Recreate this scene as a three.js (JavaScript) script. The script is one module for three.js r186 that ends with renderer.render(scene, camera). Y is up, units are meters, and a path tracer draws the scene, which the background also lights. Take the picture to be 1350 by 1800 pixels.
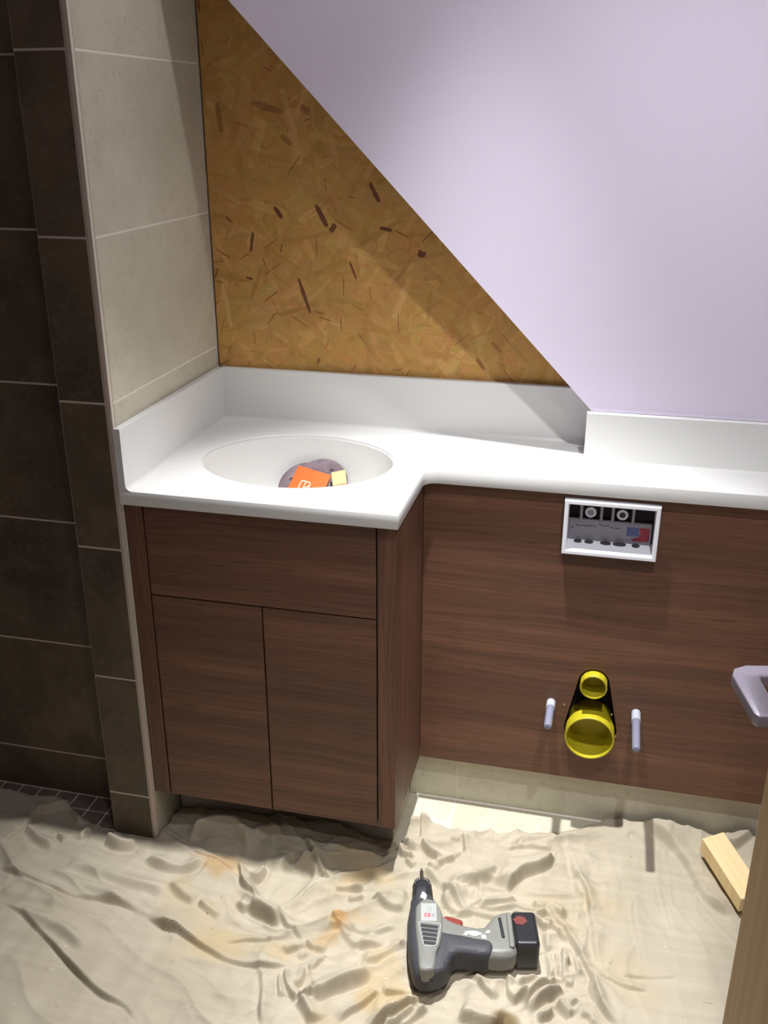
import * as THREE from 'three';
import { RoundedBoxGeometry } from 'three/addons/geometries/RoundedBoxGeometry.js';
import { mergeGeometries, mergeVertices, toCreasedNormals } from 'three/addons/utils/BufferGeometryUtils.js';
import { RectAreaLightUniformsLib } from 'three/addons/lights/RectAreaLightUniformsLib.js';

// ---------------------------------------------------------------- camera, light, exposure
const scene = new THREE.Scene();
scene.background = new THREE.Color(0x000000);
const camera = new THREE.PerspectiveCamera(2 * Math.atan(900 / 1709.44) * 180 / Math.PI, 1350 / 1800, 0.05, 30);
camera.position.set(0.9114, 1.5241, 2.124);
camera.rotation.set(-0.3853, 0.234, -0.0009, 'YXZ');
scene.add(camera);
const EXPOSURE = 1.0;
// downlights in the ceiling: [x, z, beam candela, beam half angle, spill candela, point the beam is turned to, label]
const CEIL = 2.46;
const DOWNLIGHTS = [
  [0.63, 0.475, 31, 0.50, 2.1, [0.63, 0, 0.78], 'recessed white ceiling downlight above the vanity corner'],
  [1.10, 1.25, 9.2, 0.62, 0.2, [1.10, 0.7, 0.12], 'recessed white ceiling downlight turned towards the lilac wall'],
  [1.02, 1.90, 0.2, 0.6, 3.2, [1.02, 0, 1.9], 'recessed white ceiling downlight just inside the half open door'],
];
const LAMP_COLOR = new THREE.Color(0.985, 0.99, 1.0);
RectAreaLightUniformsLib.init();

// ---------------------------------------------------------------- helpers
let seed = 7;
const rnd = () => { seed = (seed + 0x6d2b79f5) | 0; let t = Math.imul(seed ^ (seed >>> 15), 1 | seed); t = (t + Math.imul(t ^ (t >>> 7), 61 | t)) ^ t; return ((t ^ (t >>> 14)) >>> 0) / 4294967296; };
const rr = (a, b) => a + (b - a) * rnd();
const clamp = (x, a, b) => Math.min(b, Math.max(a, x));
const sstep = (a, b, x) => { const t = clamp((x - a) / (b - a), 0, 1); return t * t * (3 - 2 * t); };
const used = new Map();
function numbered(n) { const k = used.get(n) ?? 0; used.set(n, k + 1); return k ? n + '_' + String(k).padStart(3, '0') : n; }
function mesh(name, geo, mat, parent = scene) {
  const m = new THREE.Mesh(geo, mat); m.name = parent === scene ? numbered(name) : name; m.castShadow = m.receiveShadow = true; parent.add(m); return m;
}
function tag(o, label, category, group) { o.userData.label = label; o.userData.category = category; if (group) o.userData.group = group; return o; }
function thing(name, label, category, [x, y, z] = [0, 0, 0], turn = 0, group) {
  const o = new THREE.Group(); o.name = numbered(name); o.position.set(x, y, z); o.rotation.y = turn; scene.add(o); return tag(o, label, category, group);
}
function struct(name) { const o = new THREE.Group(); o.name = numbered(name); o.userData.kind = 'structure'; scene.add(o); return o; }
// uv in metres, projected along the dominant normal; rot swaps the axes, off shifts the pattern
function metricUV(g, rot = false, off = [0, 0]) {
  const p = g.attributes.position, n = g.attributes.normal, uv = new Float32Array(p.count * 2);
  for (let i = 0; i < p.count; i++) {
    const ax = Math.abs(n.getX(i)), ay = Math.abs(n.getY(i)), az = Math.abs(n.getZ(i));
    let u, v;
    if (az >= ax && az >= ay) { u = p.getX(i); v = p.getY(i); } else if (ax >= ay) { u = p.getZ(i); v = p.getY(i); } else { u = p.getX(i); v = p.getZ(i); }
    if (rot) [u, v] = [v, u];
    uv[2 * i] = u + off[0]; uv[2 * i + 1] = v + off[1];
  }
  g.setAttribute('uv', new THREE.BufferAttribute(uv, 2)); return g;
}
// box from min to max corner with rounded edges
function box(x0, x1, y0, y1, z0, z1, r = 0.001, seg = 1) {
  const w = x1 - x0, h = y1 - y0, d = z1 - z0;
  const g = new RoundedBoxGeometry(w, h, d, seg, Math.min(r, w / 2.01, h / 2.01, d / 2.01));
  g.translate((x0 + x1) / 2, (y0 + y1) / 2, (z0 + z1) / 2); return metricUV(g);
}
function rbox(w, h, d, r, seg = 3) { return metricUV(new RoundedBoxGeometry(w, h, d, seg, Math.min(r, w / 2.01, h / 2.01, d / 2.01))); }
const merge = (list) => mergeGeometries(list.map((g) => { const h = g.index ? g.toNonIndexed() : g; for (const k of Object.keys(h.attributes)) if (!['position', 'normal', 'uv'].includes(k)) h.deleteAttribute(k); return h; }));
function shapeOf(pts) { const s = new THREE.Shape(); pts.forEach(([x, y], i) => (i ? s.lineTo(x, y) : s.moveTo(x, y))); s.closePath(); return s; }
// cyl between two points
function rod(a, b, r0, r1 = r0, seg = 20) {
  const A = new THREE.Vector3(...a), B = new THREE.Vector3(...b), L = A.distanceTo(B), g = new THREE.CylinderGeometry(r1, r0, L, seg);
  g.translate(0, L / 2, 0); g.applyQuaternion(new THREE.Quaternion().setFromUnitVectors(new THREE.Vector3(0, 1, 0), B.clone().sub(A).normalize())); g.translate(...a); return g;
}

// ---------------------------------------------------------------- procedural textures
const hash = (x, y, s) => { let h = Math.imul(x, 374761393) + Math.imul(y, 668265263) + Math.imul(s, 2147483647 ^ 0x5bd1e995); h = Math.imul(h ^ (h >>> 13), 1274126177); return ((h ^ (h >>> 16)) >>> 0) / 4294967296; };
// value noise that repeats after px, py cells
function vnoise(x, y, px, py, s) {
  const xi = Math.floor(x), yi = Math.floor(y), fx = x - xi, fy = y - yi, u = fx * fx * (3 - 2 * fx), v = fy * fy * (3 - 2 * fy);
  const m = (a, n) => ((a % n) + n) % n, x0 = m(xi, px), x1 = m(xi + 1, px), y0 = m(yi, py), y1 = m(yi + 1, py);
  return (hash(x0, y0, s) * (1 - u) + hash(x1, y0, s) * u) * (1 - v) + (hash(x0, y1, s) * (1 - u) + hash(x1, y1, s) * u) * v;
}
function fbm(u, v, cx, cy, oct, s, gain = 0.5) {
  let a = 0, w = 1, t = 0;
  for (let o = 0; o < oct; o++) { a += w * vnoise(u * cx, v * cy, cx, cy, s + o * 17); t += w; w *= gain; cx *= 2; cy *= 2; }
  return a / t;
}
function dataTex(w, h, fn, srgb = true) {
  const d = new Uint8Array(w * h * 4);
  for (let y = 0; y < h; y++) for (let x = 0; x < w; x++) {
    const c = fn(x / w, y / h, x, y), i = (y * w + x) * 4;
    if (typeof c === 'number') { d[i] = d[i + 1] = d[i + 2] = clamp(c, 0, 255); } else { d[i] = clamp(c[0], 0, 255); d[i + 1] = clamp(c[1], 0, 255); d[i + 2] = clamp(c[2], 0, 255); }
    d[i + 3] = 255;
  }
  const t = new THREE.DataTexture(d, w, h); t.magFilter = THREE.LinearFilter; t.minFilter = THREE.LinearMipmapLinearFilter; t.wrapS = t.wrapT = THREE.RepeatWrapping;
  if (srgb) t.colorSpace = THREE.SRGBColorSpace; t.needsUpdate = true; return t;
}
function canvasTex(w, h, draw) {
  const c = document.createElement('canvas'); c.width = w; c.height = h; draw(c.getContext('2d'), w, h);
  const t = new THREE.CanvasTexture(c); t.colorSpace = THREE.SRGBColorSpace; t.wrapS = t.wrapT = THREE.RepeatWrapping; t.magFilter = THREE.LinearFilter; return t;
}
const mix = (a, b, t) => [a[0] + (b[0] - a[0]) * t, a[1] + (b[1] - a[1]) * t, a[2] + (b[2] - a[2]) * t];
const sized = (t, w, h) => { t.repeat.set(1 / w, 1 / h); return t; };

// walnut laminate, grain along u, 1.2 x 0.6 m
const woodTex = sized(dataTex(1536, 768, (u, v) => {
  const warp = (fbm(u, v, 2, 3, 3, 11) - 0.5) * 0.09;
  const band = fbm(u, v + warp, 2, 26, 4, 3, 0.55), fine = fbm(u, v + warp, 6, 160, 3, 5), broad = fbm(u, v + warp, 1, 7, 2, 8);
  const pore = fbm(u, v + warp * 0.6, 24, 300, 2, 21);
  let c = mix([80, 53, 40], [128, 88, 65], clamp(0.5 + (band - 0.5) * 0.75 + (fine - 0.5) * 0.55 + (broad - 0.5) * 0.4, 0, 1));
  const p = sstep(0.62, 0.8, pore) * 0.3; return mix(c, [54, 35, 26], p);
}), 1.2, 0.6);
const darkTileTex = sized(dataTex(768, 768, (u, v) => {
  const a = fbm(u, v, 3, 3, 6, 31, 0.6), b = fbm(u, v, 9, 9, 4, 37), s = sstep(0.66, 0.8, fbm(u, v, 60, 60, 2, 39));
  const vein = Math.pow(1 - Math.abs(fbm(u + (b - 0.5) * 0.1, v, 4, 4, 4, 41) - 0.5) * 2, 14);
  let c = mix([64, 54, 41], [110, 95, 74], clamp(0.5 + (a - 0.5) * 1.9 + (b - 0.5) * 0.5, 0, 1));
  c = mix(c, [126, 112, 94], s * 0.25); return mix(c, [120, 106, 90], vein * 0.25);
}), 0.7, 0.7);
const beigeTileTex = sized(dataTex(768, 768, (u, v) => {
  const a = fbm(u, v, 3, 3, 5, 51, 0.6), b = fbm(u, v, 12, 12, 4, 57), s = sstep(0.68, 0.82, fbm(u, v, 90, 90, 2, 59)), d = sstep(0.7, 0.78, fbm(u, v, 26, 20, 3, 61));
  let c = mix([186, 181, 160], [207, 202, 183], clamp(0.5 + (a - 0.5) * 1.2 + (b - 0.5) * 0.6, 0, 1));
  c = mix(c, [150, 138, 118], s * 0.2); return mix(c, [160, 148, 130], d * 0.15);
}), 0.7, 0.7);
const fineBump = sized(dataTex(512, 512, (u, v) => 255 * fbm(u, v, 24, 24, 5, 71, 0.65), false), 0.25, 0.25);
const oakTex = sized(dataTex(512, 1024, (u, v) => {
  const w = (fbm(u, v, 3, 2, 3, 81) - 0.5) * 0.06, g = fbm(u + w, v, 40, 2, 4, 83), f = fbm(u + w, v, 150, 6, 2, 87);
  return mix([156, 128, 88], [180, 150, 106], clamp(0.5 + (g - 0.5) * 1.0 + (f - 0.5) * 0.4, 0, 1));
}), 0.5, 1.0);
const pineTex = sized(dataTex(256, 512, (u, v) => {
  const w = (fbm(u, v, 2, 2, 3, 91) - 0.5) * 0.12, g = fbm(u + w, v, 10, 1, 3, 93);
  return mix([224, 196, 142], [238, 214, 166], clamp(0.5 + (g - 0.5) * 1.2, 0, 1));
}), 0.12, 0.3);
// strand board: flakes scattered over a 1.0 x 1.0 m sheet, u = x, v = y - 0.9
const osbTex = canvasTex(2048, 2048, (c, W) => {
  c.fillStyle = 'rgb(186,140,74)'; c.fillRect(0, 0, W, W);
  const m = W; // pixels per metre
  const flake = (x, y, L, w, a, col, al) => {
    c.save(); c.translate(x, y); c.rotate(a); c.globalAlpha = al; c.fillStyle = col; c.beginPath();
    const k = 5; for (let i = 0; i <= k; i++) c.lineTo(-L / 2 + L * i / k, -w / 2 * (1 - 0.35 * Math.pow(Math.abs(2 * i / k - 1), 6)) * rr(0.7, 1.15));
    for (let i = k; i >= 0; i--) c.lineTo(-L / 2 + L * i / k, w / 2 * (1 - 0.35 * Math.pow(Math.abs(2 * i / k - 1), 6)) * rr(0.7, 1.15));
    c.closePath(); c.fill();
    c.globalAlpha = al * 0.35; c.strokeStyle = 'rgb(100,62,26)'; c.lineWidth = 0.8; for (let i = 0; i < 4; i++) { const yy = rr(-w / 2, w / 2) * 0.8; c.beginPath(); c.moveTo(-L * 0.4, yy); c.lineTo(L * 0.4, yy + rr(-2, 2)); c.stroke(); }
    c.restore();
  };
  for (let i = 0; i < 2600; i++) {
    const t = rnd(), col = t < 0.55 ? `rgb(${rr(180, 200) | 0},${rr(136, 153) | 0},${rr(68, 84) | 0})` : t < 0.88 ? `rgb(${rr(164, 182) | 0},${rr(121, 136) | 0},${rr(55, 67) | 0})` : `rgb(${rr(204, 218) | 0},${rr(156, 172) | 0},${rr(92, 108) | 0})`;
    flake(rr(0, W), rr(0, W), rr(0.03, 0.12) * m, rr(0.006, 0.022) * m, rr(-1, 1) * 1.5 + Math.PI / 2 * (rnd() < 0.35), col, rr(0.3, 0.7));
  }
  for (let i = 0; i < 260; i++) flake(rr(0, W), rr(0, W), rr(0.015, 0.05) * m, rr(0.001, 0.003) * m, rr(0, 3.1), rnd() < 0.5 ? 'rgb(226,180,112)' : 'rgb(110,66,28)', rr(0.4, 0.8));
  for (let i = 0; i < 34; i++) flake(rr(0, W), rr(0, W), rr(0.012, 0.032) * m, rr(0.003, 0.009) * m, rr(0.6, 2.4), `rgb(${rr(112, 140) | 0},${rr(66, 86) | 0},${rr(28, 42) | 0})`, rr(0.5, 0.85));
  // dark bark flakes where they stand out: [x, y, length, width, angle]
  for (const [x, y, L, w, a] of [[0.04, 1.525, 0.075, 0.016, 1.45], [0.15, 1.545, 0.09, 0.018, 0.25], [0.235, 1.54, 0.03, 0.018, 0.6], [0.19, 1.48, 0.035, 0.015, 0.7], [0.385, 1.375, 0.055, 0.012, 1.1], [0.165, 1.33, 0.036, 0.013, 0.95], [0.265, 1.325, 0.065, 0.014, 1.05], [0.29, 1.3, 0.025, 0.016, 2.2], [0.22, 1.15, 0.1, 0.011, 1.25], [0.1, 1.265, 0.055, 0.008, 1.75], [0.49, 1.25, 0.022, 0.02, 0.3], [0.335, 1.21, 0.05, 0.006, 1.2], [0.41, 1.3, 0.035, 0.01, 0.2], [0.09, 1.185, 0.02, 0.006, 0.2], [0.72, 0.965, 0.03, 0.008, 1.7], [0.68, 0.96, 0.018, 0.01, 1.4]])
    flake(x * m, (1.9 - y) * m, L * 0.8 * m, w * 0.8 * m, a, y > 1.45 ? 'rgb(128,74,34)' : 'rgb(86,42,20)', y > 1.45 ? 0.5 : 0.8);
});
osbTex.repeat.set(1, 1); osbTex.offset.set(0, -0.9);
// woven linen
const linenBump = sized(dataTex(512, 512, (u, v, x, y) => 128 + 50 * Math.sin(u * Math.PI * 2 * 64) * Math.sin(v * Math.PI * 2 * 64) + 90 * (fbm(u, v, 10, 64, 3, 101) - 0.5) + 90 * (fbm(u, v, 64, 10, 3, 103) - 0.5), false), 0.08, 0.08);

const std = (o) => new THREE.MeshStandardMaterial(o), phys = (o) => new THREE.MeshPhysicalMaterial(o);
const rotTex = (t) => { const k = t.clone(); k.needsUpdate = true; return k; };
const M = {
  walnut: std({ map: woodTex, roughness: 0.5 }),
  walnutDark: std({ color: 0x1c110c, roughness: 0.8 }),
  solid: phys({ color: 0xdadad7, roughness: 0.42, clearcoat: 0.1, clearcoatRoughness: 0.3 }),
  darkTile: std({ map: darkTileTex, roughness: 0.55, bumpMap: fineBump, bumpScale: 0.0006 }),
  beigeTile: std({ map: beigeTileTex, roughness: 0.5, bumpMap: fineBump, bumpScale: 0.0003 }),
  groutDark: std({ color: 0xcabcae, roughness: 0.95, bumpMap: fineBump, bumpScale: 0.0004 }),
  groutLight: std({ color: 0xe4ddcf, roughness: 0.95, bumpMap: fineBump, bumpScale: 0.0004 }),
  trim: std({ color: 0x9d9280, roughness: 0.45 }),
  mosaic: std({ color: 0x756a63, roughness: 0.5, bumpMap: fineBump, bumpScale: 0.0005 }),
  lilac: std({ color: 0xe2d9ec, roughness: 0.85, bumpMap: fineBump, bumpScale: 0.0002 }),
  sealant: std({ color: 0xf4eee2, roughness: 0.5 }),
  osb: std({ map: osbTex, roughness: 0.72, bumpMap: fineBump, bumpScale: 0.0008 }),
  oak: std({ map: oakTex, roughness: 0.55 }),
  pine: std({ map: pineTex, roughness: 0.7 }),
  chrome: std({ color: 0xb4aebc, metalness: 0.45, roughness: 0.38 }),
  whitePlastic: std({ color: 0xeeeff6, roughness: 0.35 }),
  greyPlastic: std({ color: 0xa29da2, roughness: 0.4 }),
  blackFoam: std({ color: 0x1b171a, roughness: 0.95 }),
  yellow: std({ color: 0xb9ad22, roughness: 0.45 }),
  rawEdge: std({ color: 0xb98a5c, roughness: 0.9 }),
  tube: phys({ color: 0x9a9ab0, roughness: 0.3, transmission: 0.35, thickness: 0, ior: 1.45 }),
  tubeCap: std({ color: 0xb4b7c2, roughness: 0.5 }),
  rubber: std({ color: 0x3e3f44, roughness: 0.6, bumpMap: fineBump, bumpScale: 0.0005 }),
  rubberDark: std({ color: 0x2c2c30, roughness: 0.5 }),
  shell: std({ color: 0x7f7f79, roughness: 0.45 }),
  red: std({ color: 0x86362e, roughness: 0.45 }),
  steel: std({ color: 0x6c655c, metalness: 0.8, roughness: 0.4 }),
  paintRim: std({ color: 0xaeb0ac, roughness: 0.45 }),
  battery: std({ color: 0x2a2a2e, roughness: 0.28 }),
  paintSplash: std({ color: 0xe9e9ea, roughness: 0.35 }),
};

// ---------------------------------------------------------------- the room
const FLOOR_Y = 0, TH = 0.303, G0 = 0.1147, ZS = 0.5187, ZB = 0.412, H = 0.8531, PANEL_Z = 0.2492, PLINTH_Z = 0.2232, LILAC_Z = 0.1206, PB = 0.1305;
const floor = struct('floor');
mesh('screed', metricUV(new THREE.BoxGeometry(4.2, 0.1, 3.6).translate(0.6, -0.0508, 1.4)), M.groutLight, floor);
// beige floor tiles where the sheet leaves them bare
{
  const xs = [-0.0445, 0.2960, 0.6365, 0.9770, 1.3175, 1.658], zs = [PLINTH_Z, 0.62];
  for (let i = 0; i < xs.length - 1; i++) {
    const g = box(xs[i] + 0.0015, xs[i + 1] - 0.0015, -0.01, 0, zs[0] + 0.002, zs[1] - 0.0015, 0.0012); metricUV(g, false, [i * 0.37, i * 0.21]);
    mesh('tile', g, M.beigeTile, floor);
  }
  // dark mosaic of the shower floor
  for (let r = 0; r < 3; r++) for (let k = 0; k < 11; k++) {
    const s = 0.05, x1 = -0.112 - k * s, z0 = ZB + 0.003 + r * s, g = box(x1 - s + 0.0035, x1, -0.008, 0.001 + rr(-0.0003, 0.0003), z0, z0 + s - 0.0035, 0.0015);
    metricUV(g, false, [rnd(), rnd()]); mesh('mosaic_tile', g, M.mosaic, floor);
  }
}
// shower wall (behind the stub) in wide dark tiles
const showerWall = struct('wall_shower');
mesh('grout', metricUV(new THREE.BoxGeometry(1.4, CEIL, 0.2).translate(-0.108 - 0.7, CEIL / 2, ZB - 0.1008)), M.groutDark, showerWall);
// stub wall: narrow dark tiles on its end, beige tiles on the vanity side
const wallLeft = struct('wall_left');
mesh('grout', metricUV(new THREE.BoxGeometry(0.107, CEIL, ZS + 0.0992).translate(-0.0545, CEIL / 2, (ZS - 0.1002) / 2)), M.groutDark, wallLeft);
mesh('grout', metricUV(new THREE.BoxGeometry(0.003, CEIL, ZS - 0.006).translate(-0.0022, CEIL / 2, (ZS - 0.004) / 2)), M.groutLight, wallLeft);
for (let k = -1; k < 8; k++) {
  const y0 = k < 0 ? 0.001 : G0 + k * TH + 0.002, y1 = Math.min(CEIL, G0 + (k + 1) * TH - 0.002);
  if (y0 >= CEIL) break;
  let g = box(-0.108 - 0.6, -0.1085, y0, y1, ZB - 0.006, ZB + rr(-0.0002, 0.0002), 0.0008); mesh('tile', metricUV(g, false, [k * 0.413, k * 0.27]), M.darkTile, showerWall);
  g = box(-0.108 - 1.203, -0.108 - 0.603, y0, y1, ZB - 0.006, ZB, 0.0014); mesh('tile', metricUV(g, false, [k * 0.213, k * 0.57]), M.darkTile, showerWall);
  g = box(-0.1075, -0.0125, y0, y1, ZS - 0.006, ZS + 0.0005 + rr(-0.0002, 0.0002), 0.0014); mesh('tile', metricUV(g, false, [0.3 + k * 0.39, k * 0.19]), M.darkTile, wallLeft);
  g = box(-0.006, 0, y0, y1, 0.0035, ZS - 0.0125, 0.0012); mesh('tile', metricUV(g, true, [k * 0.31, k * 0.11]), M.beigeTile, wallLeft);
}
{ // quarter-round corner trim in two lengths
  const s = new THREE.Shape(); s.moveTo(0, 0); s.lineTo(0.0105, 0); s.absarc(0, 0, 0.0105, 0, Math.PI / 2); s.lineTo(0, 0);
  for (const [y0, y1] of [[0.001, 0.1135], [0.1155, CEIL - 0.001]]) {
    const g = new THREE.ExtrudeGeometry(s, { depth: y1 - y0, bevelEnabled: false, curveSegments: 8 }); g.rotateX(-Math.PI / 2); g.scale(1, 1, -1);
    const idx = g.index; g.translate(-0.0108, y0, ZS - 0.0108); for (let i = 0, p = g.attributes.position; i < p.count; i += 3) { const t = [p.getX(i), p.getY(i), p.getZ(i)]; p.setXYZ(i, p.getX(i + 1), p.getY(i + 1), p.getZ(i + 1)); p.setXYZ(i + 1, ...t); }
    g.computeVertexNormals(); mesh('corner_trim', metricUV(g), M.trim, wallLeft);
  }
}
// back wall lined with strand board
const wallBack = struct('wall_back');
mesh('masonry', metricUV(new THREE.BoxGeometry(2.6, CEIL, 0.1).translate(1.2, CEIL / 2, -0.0705)), M.groutLight, wallBack);
mesh('strand_board', box(0.0035, 1.2, 0.9, CEIL, -0.02, 0, 0.001), M.osb, wallBack);
mesh('batten', box(0.001, 2.4, 0.002, 0.898, -0.02, 0, 0.001), M.walnutDark, wallBack);
// lilac wall: its left edge is cut along the slope and stands in front of the board
const wallRight = struct('wall_front_panel');
{
  const tilt = 0.09, k = 1.0637, s0 = 0.0078, x0 = 0.871 + s0 / k, top = (CEIL - 0.957) / Math.cos(tilt) - 0.012;   // leans into the room by five degrees
  const g = new THREE.ExtrudeGeometry(shapeOf([[0.8785, 0], [0.0008, (0.8785 - 0.0008) * k], [0.0008, top], [2.395, top], [2.395, 0]]), { depth: 0.09, bevelEnabled: false });
  g.translate(0, 0, -0.09); g.rotateX(tilt); g.translate(0, 0.9574, LILAC_Z); mesh('plasterboard', metricUV(g), M.lilac, wallRight);
  mesh('backing', metricUV(new THREE.BoxGeometry(1.51, 0.1, 0.08).translate(0.882 + 0.755, 0.9062, 0.062)), M.lilac, wallRight);
}
// the rest of the room, out of the picture
const far = (n, w, h, d, x, y, z, m) => { const s = struct(n); mesh('plaster', metricUV(new THREE.BoxGeometry(w, h, d).translate(x, y, z)), m, s); return s; };
far('wall_side_left', 0.1, CEIL, 3.4, -1.36, CEIL / 2, 1.6, M.darkTile);
far('wall_side_right', 0.1, CEIL, 3.4, 2.45, CEIL / 2, 1.6, M.lilac);
far('wall_behind', 3.9, CEIL, 0.1, 0.55, CEIL / 2, 3.1, M.lilac);
far('wall_doorway', 0.99, CEIL, 0.1, 1.885, CEIL / 2, 1.99, M.lilac);
far('ceiling', 3.9, 0.1, 3.5, 0.55, CEIL + 0.05, 1.5, M.lilac);

// ---------------------------------------------------------------- downlights
for (const [x, z, beam, ang, spill, aim, label] of DOWNLIGHTS) {
  const t = thing('ceiling_downlight', label, 'light', [x, CEIL, z]);
  mesh('trim_ring', new THREE.LatheGeometry([[0.034, -0.001], [0.034, -0.004], [0.046, -0.004], [0.049, 0], [0.034, 0]].map((p) => new THREE.Vector2(...p)), 40), M.whitePlastic, t);
  mesh('lens', new THREE.CylinderGeometry(0.033, 0.033, 0.002, 32).translate(0, -0.0015, 0), std({ color: 0xffffff, emissive: LAMP_COLOR, emissiveIntensity: 6 }), t);
  for (const [cd, half] of [[beam, ang], [spill, 1.3]]) {
    const s = new THREE.SpotLight(LAMP_COLOR, cd, 0, half, 1, 2); s.position.set(x, CEIL - 0.006, z); s.target.position.set(...(half > 1.2 ? [x, 0, z] : aim)); s.castShadow = true; s.shadow.radius = 1.5; s.name = numbered('downlight_beam');
    scene.add(s, s.target);
  }
}

// ---------------------------------------------------------------- vanity cabinet
const TOP = 0.8225, ZC = 0.5115, WX = 0.5505;
{
  const t = thing('vanity_cabinet', 'walnut vanity cabinet with drawer front and two doors under the basin', 'cabinet');
  const w = (n, b, rot, off) => mesh(n, metricUV(box(...b, 0.0008), rot, off), M.walnut, t);
  const g = 0.0015;
  w('stile', [0.0015, 0.0389 - g, PB, TOP, ZC - 0.02, ZC], true, [0.31, 0.2]);
  w('stile', [0.5125 + g, WX, PB, TOP, ZC - 0.02, ZC], true, [0.67, 0.1]);
  w('drawer_front', [0.0389 + g, 0.5125 - g, 0.6246 + g, TOP - 0.001, ZC - 0.02, ZC - 0.001], false, [0.11, 0.03]);
  w('door', [0.0389 + g, 0.2773 - g, PB, 0.6246 - g, ZC - 0.02, ZC - 0.001], false, [0.4, 0.27]);
  w('door', [0.2773 + g, 0.5125 - g, PB, 0.6246 - g, ZC - 0.02, ZC - 0.001], false, [0.83, 0.42]);
  w('side_panel', [WX - 0.018, WX, PB, TOP, PANEL_Z + 0.001, ZC - 0.0205], true, [0.2, 0.55]);
  mesh('carcass', box(0.004, WX - 0.019, PB + 0.004, TOP - 0.004, ZC - 0.032, ZC - 0.021, 0.001), M.walnutDark, t);
  mesh('plinth', metricUV(box(0.004, 0.522, 0.001, PB - 0.001, 0.388, 0.400, 0.001), false, [0.2, 0.3]), M.beigeTile, t);
  mesh('plinth', metricUV(box(0.510, 0.522, 0.001, PB - 0.001, PLINTH_Z, 0.3875, 0.001), false, [0.5, 0.1]), M.beigeTile, t);
}
// ---------------------------------------------------------------- walnut panel that boxes in the pipes, with its tiled plinth
const FL = [0.933, 0.385], WS = [0.934, 0.262], BX = [0.848, 1.028, 0.698, 0.8085];
{
  const t = thing('pipe_boxing_panel', 'long walnut boxing panel under the narrow counter with cut-outs for pipes and flush box', 'panel');
  const s = shapeOf([[WX + 0.0005, PB], [2.395, PB], [2.395, TOP], [WX + 0.0005, TOP]]);
  const hb = new THREE.Path(); hb.moveTo(BX[0], BX[2]); hb.lineTo(BX[0], BX[3]); hb.lineTo(BX[1], BX[3]); hb.lineTo(BX[1], BX[2]); hb.closePath(); s.holes.push(hb);
  const r0 = 0.0335, r1 = 0.0575, d = FL[1] - WS[1], a = Math.asin((r1 - r0) / d), hp = new THREE.Path(), n = 20;   // hull of two circles
  for (let i = 0; i <= n; i++) { const q = a + (Math.PI - 2 * a) * i / n; hp[i ? 'lineTo' : 'moveTo'](FL[0] + r0 * Math.cos(q), FL[1] + r0 * Math.sin(q)); }
  for (let i = 0; i <= n; i++) { const q = Math.PI - a + (Math.PI + 2 * a) * i / n; hp.lineTo(WS[0] + r1 * Math.cos(q), WS[1] + r1 * Math.sin(q)); }
  hp.closePath(); s.holes.push(hp);
  const g = new THREE.ExtrudeGeometry(s, { depth: 0.018, bevelEnabled: false, curveSegments: 24 }); g.translate(0, 0, PANEL_Z - 0.018);
  // faces walnut, sawn rims raw board
  mesh('board', metricUV(g, false, [0.37, 0.18]), [M.walnut, M.rawEdge], t);
  const xs = [0.5215, 0.6365, 0.9770, 1.3175, 1.658, 1.9985, 2.339];
  for (let i = 0; i < xs.length - 1; i++) mesh('plinth_tile', metricUV(box(xs[i] + 0.001, xs[i + 1] - 0.001, 0.001, PB - 0.0015, PLINTH_Z - 0.009, PLINTH_Z, 0.001), false, [i * 0.43, i * 0.29]), M.beigeTile, t);
  mesh('plinth_grout', metricUV(new THREE.BoxGeometry(1.81, PB - 0.004, 0.01).translate(0.5235 + 0.905, PB / 2, PLINTH_Z - 0.0062)), M.groutLight, t);
  { const q = new THREE.Shape(); q.moveTo(0, 0); q.lineTo(0, 0.0028); q.lineTo(0.0028, 0); q.closePath(); const sg = new THREE.ExtrudeGeometry(q, { depth: 1.8, bevelEnabled: false }); sg.rotateY(-Math.PI / 2); sg.translate(2.34, 0.0002, PLINTH_Z + 0.0002); mesh('sealant_bead', metricUV(sg), M.sealant, t); }
  for (const [x, y] of [[0.874, 0.321], [0.977, 0.311]]) mesh('screw_hole', new THREE.CylinderGeometry(0.0022, 0.0022, 0.001, 12).rotateX(Math.PI / 2).translate(x, y, PANEL_Z + 0.0003), M.rawEdge, t);
}
// pipes in the slot
function socketPipe(name, label, [x, y], R, front, depthIn) {
  const t = thing(name, label, 'pipe', [x, y, 0]);
  const back = 0.12, prof = [[R * 0.93, back], [R * 0.93, PANEL_Z - 0.006], [R, PANEL_Z - 0.004], [R, front - 0.0015], [R - 0.0012, front], [R - 0.0035, front], [R * 0.925, front - 0.0018], [R * 0.915, front - depthIn * 0.35], [R * 0.885, front - depthIn * 0.4], [R * 0.875, front - depthIn * 0.62], [R * 0.845, front - depthIn * 0.66], [R * 0.835, front - depthIn * 0.84], [R * 0.8, front - depthIn * 0.9], [R * 0.76, front - depthIn], [0.0001, front - depthIn]];
  const g = toCreasedNormals(new THREE.LatheGeometry(prof.map((p) => new THREE.Vector2(...p)), 48), 0.6); g.rotateX(Math.PI / 2);
  mesh('socket', g, M.yellow, t); return t;
}
socketPipe('waste_pipe', 'large yellow capped waste pipe socket, lower of the two', WS, 0.0535, PANEL_Z + 0.031, 0.062);
socketPipe('flush_pipe', 'small yellow capped flush pipe socket above the waste pipe', FL, 0.0292, PANEL_Z + 0.02, 0.045);
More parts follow.
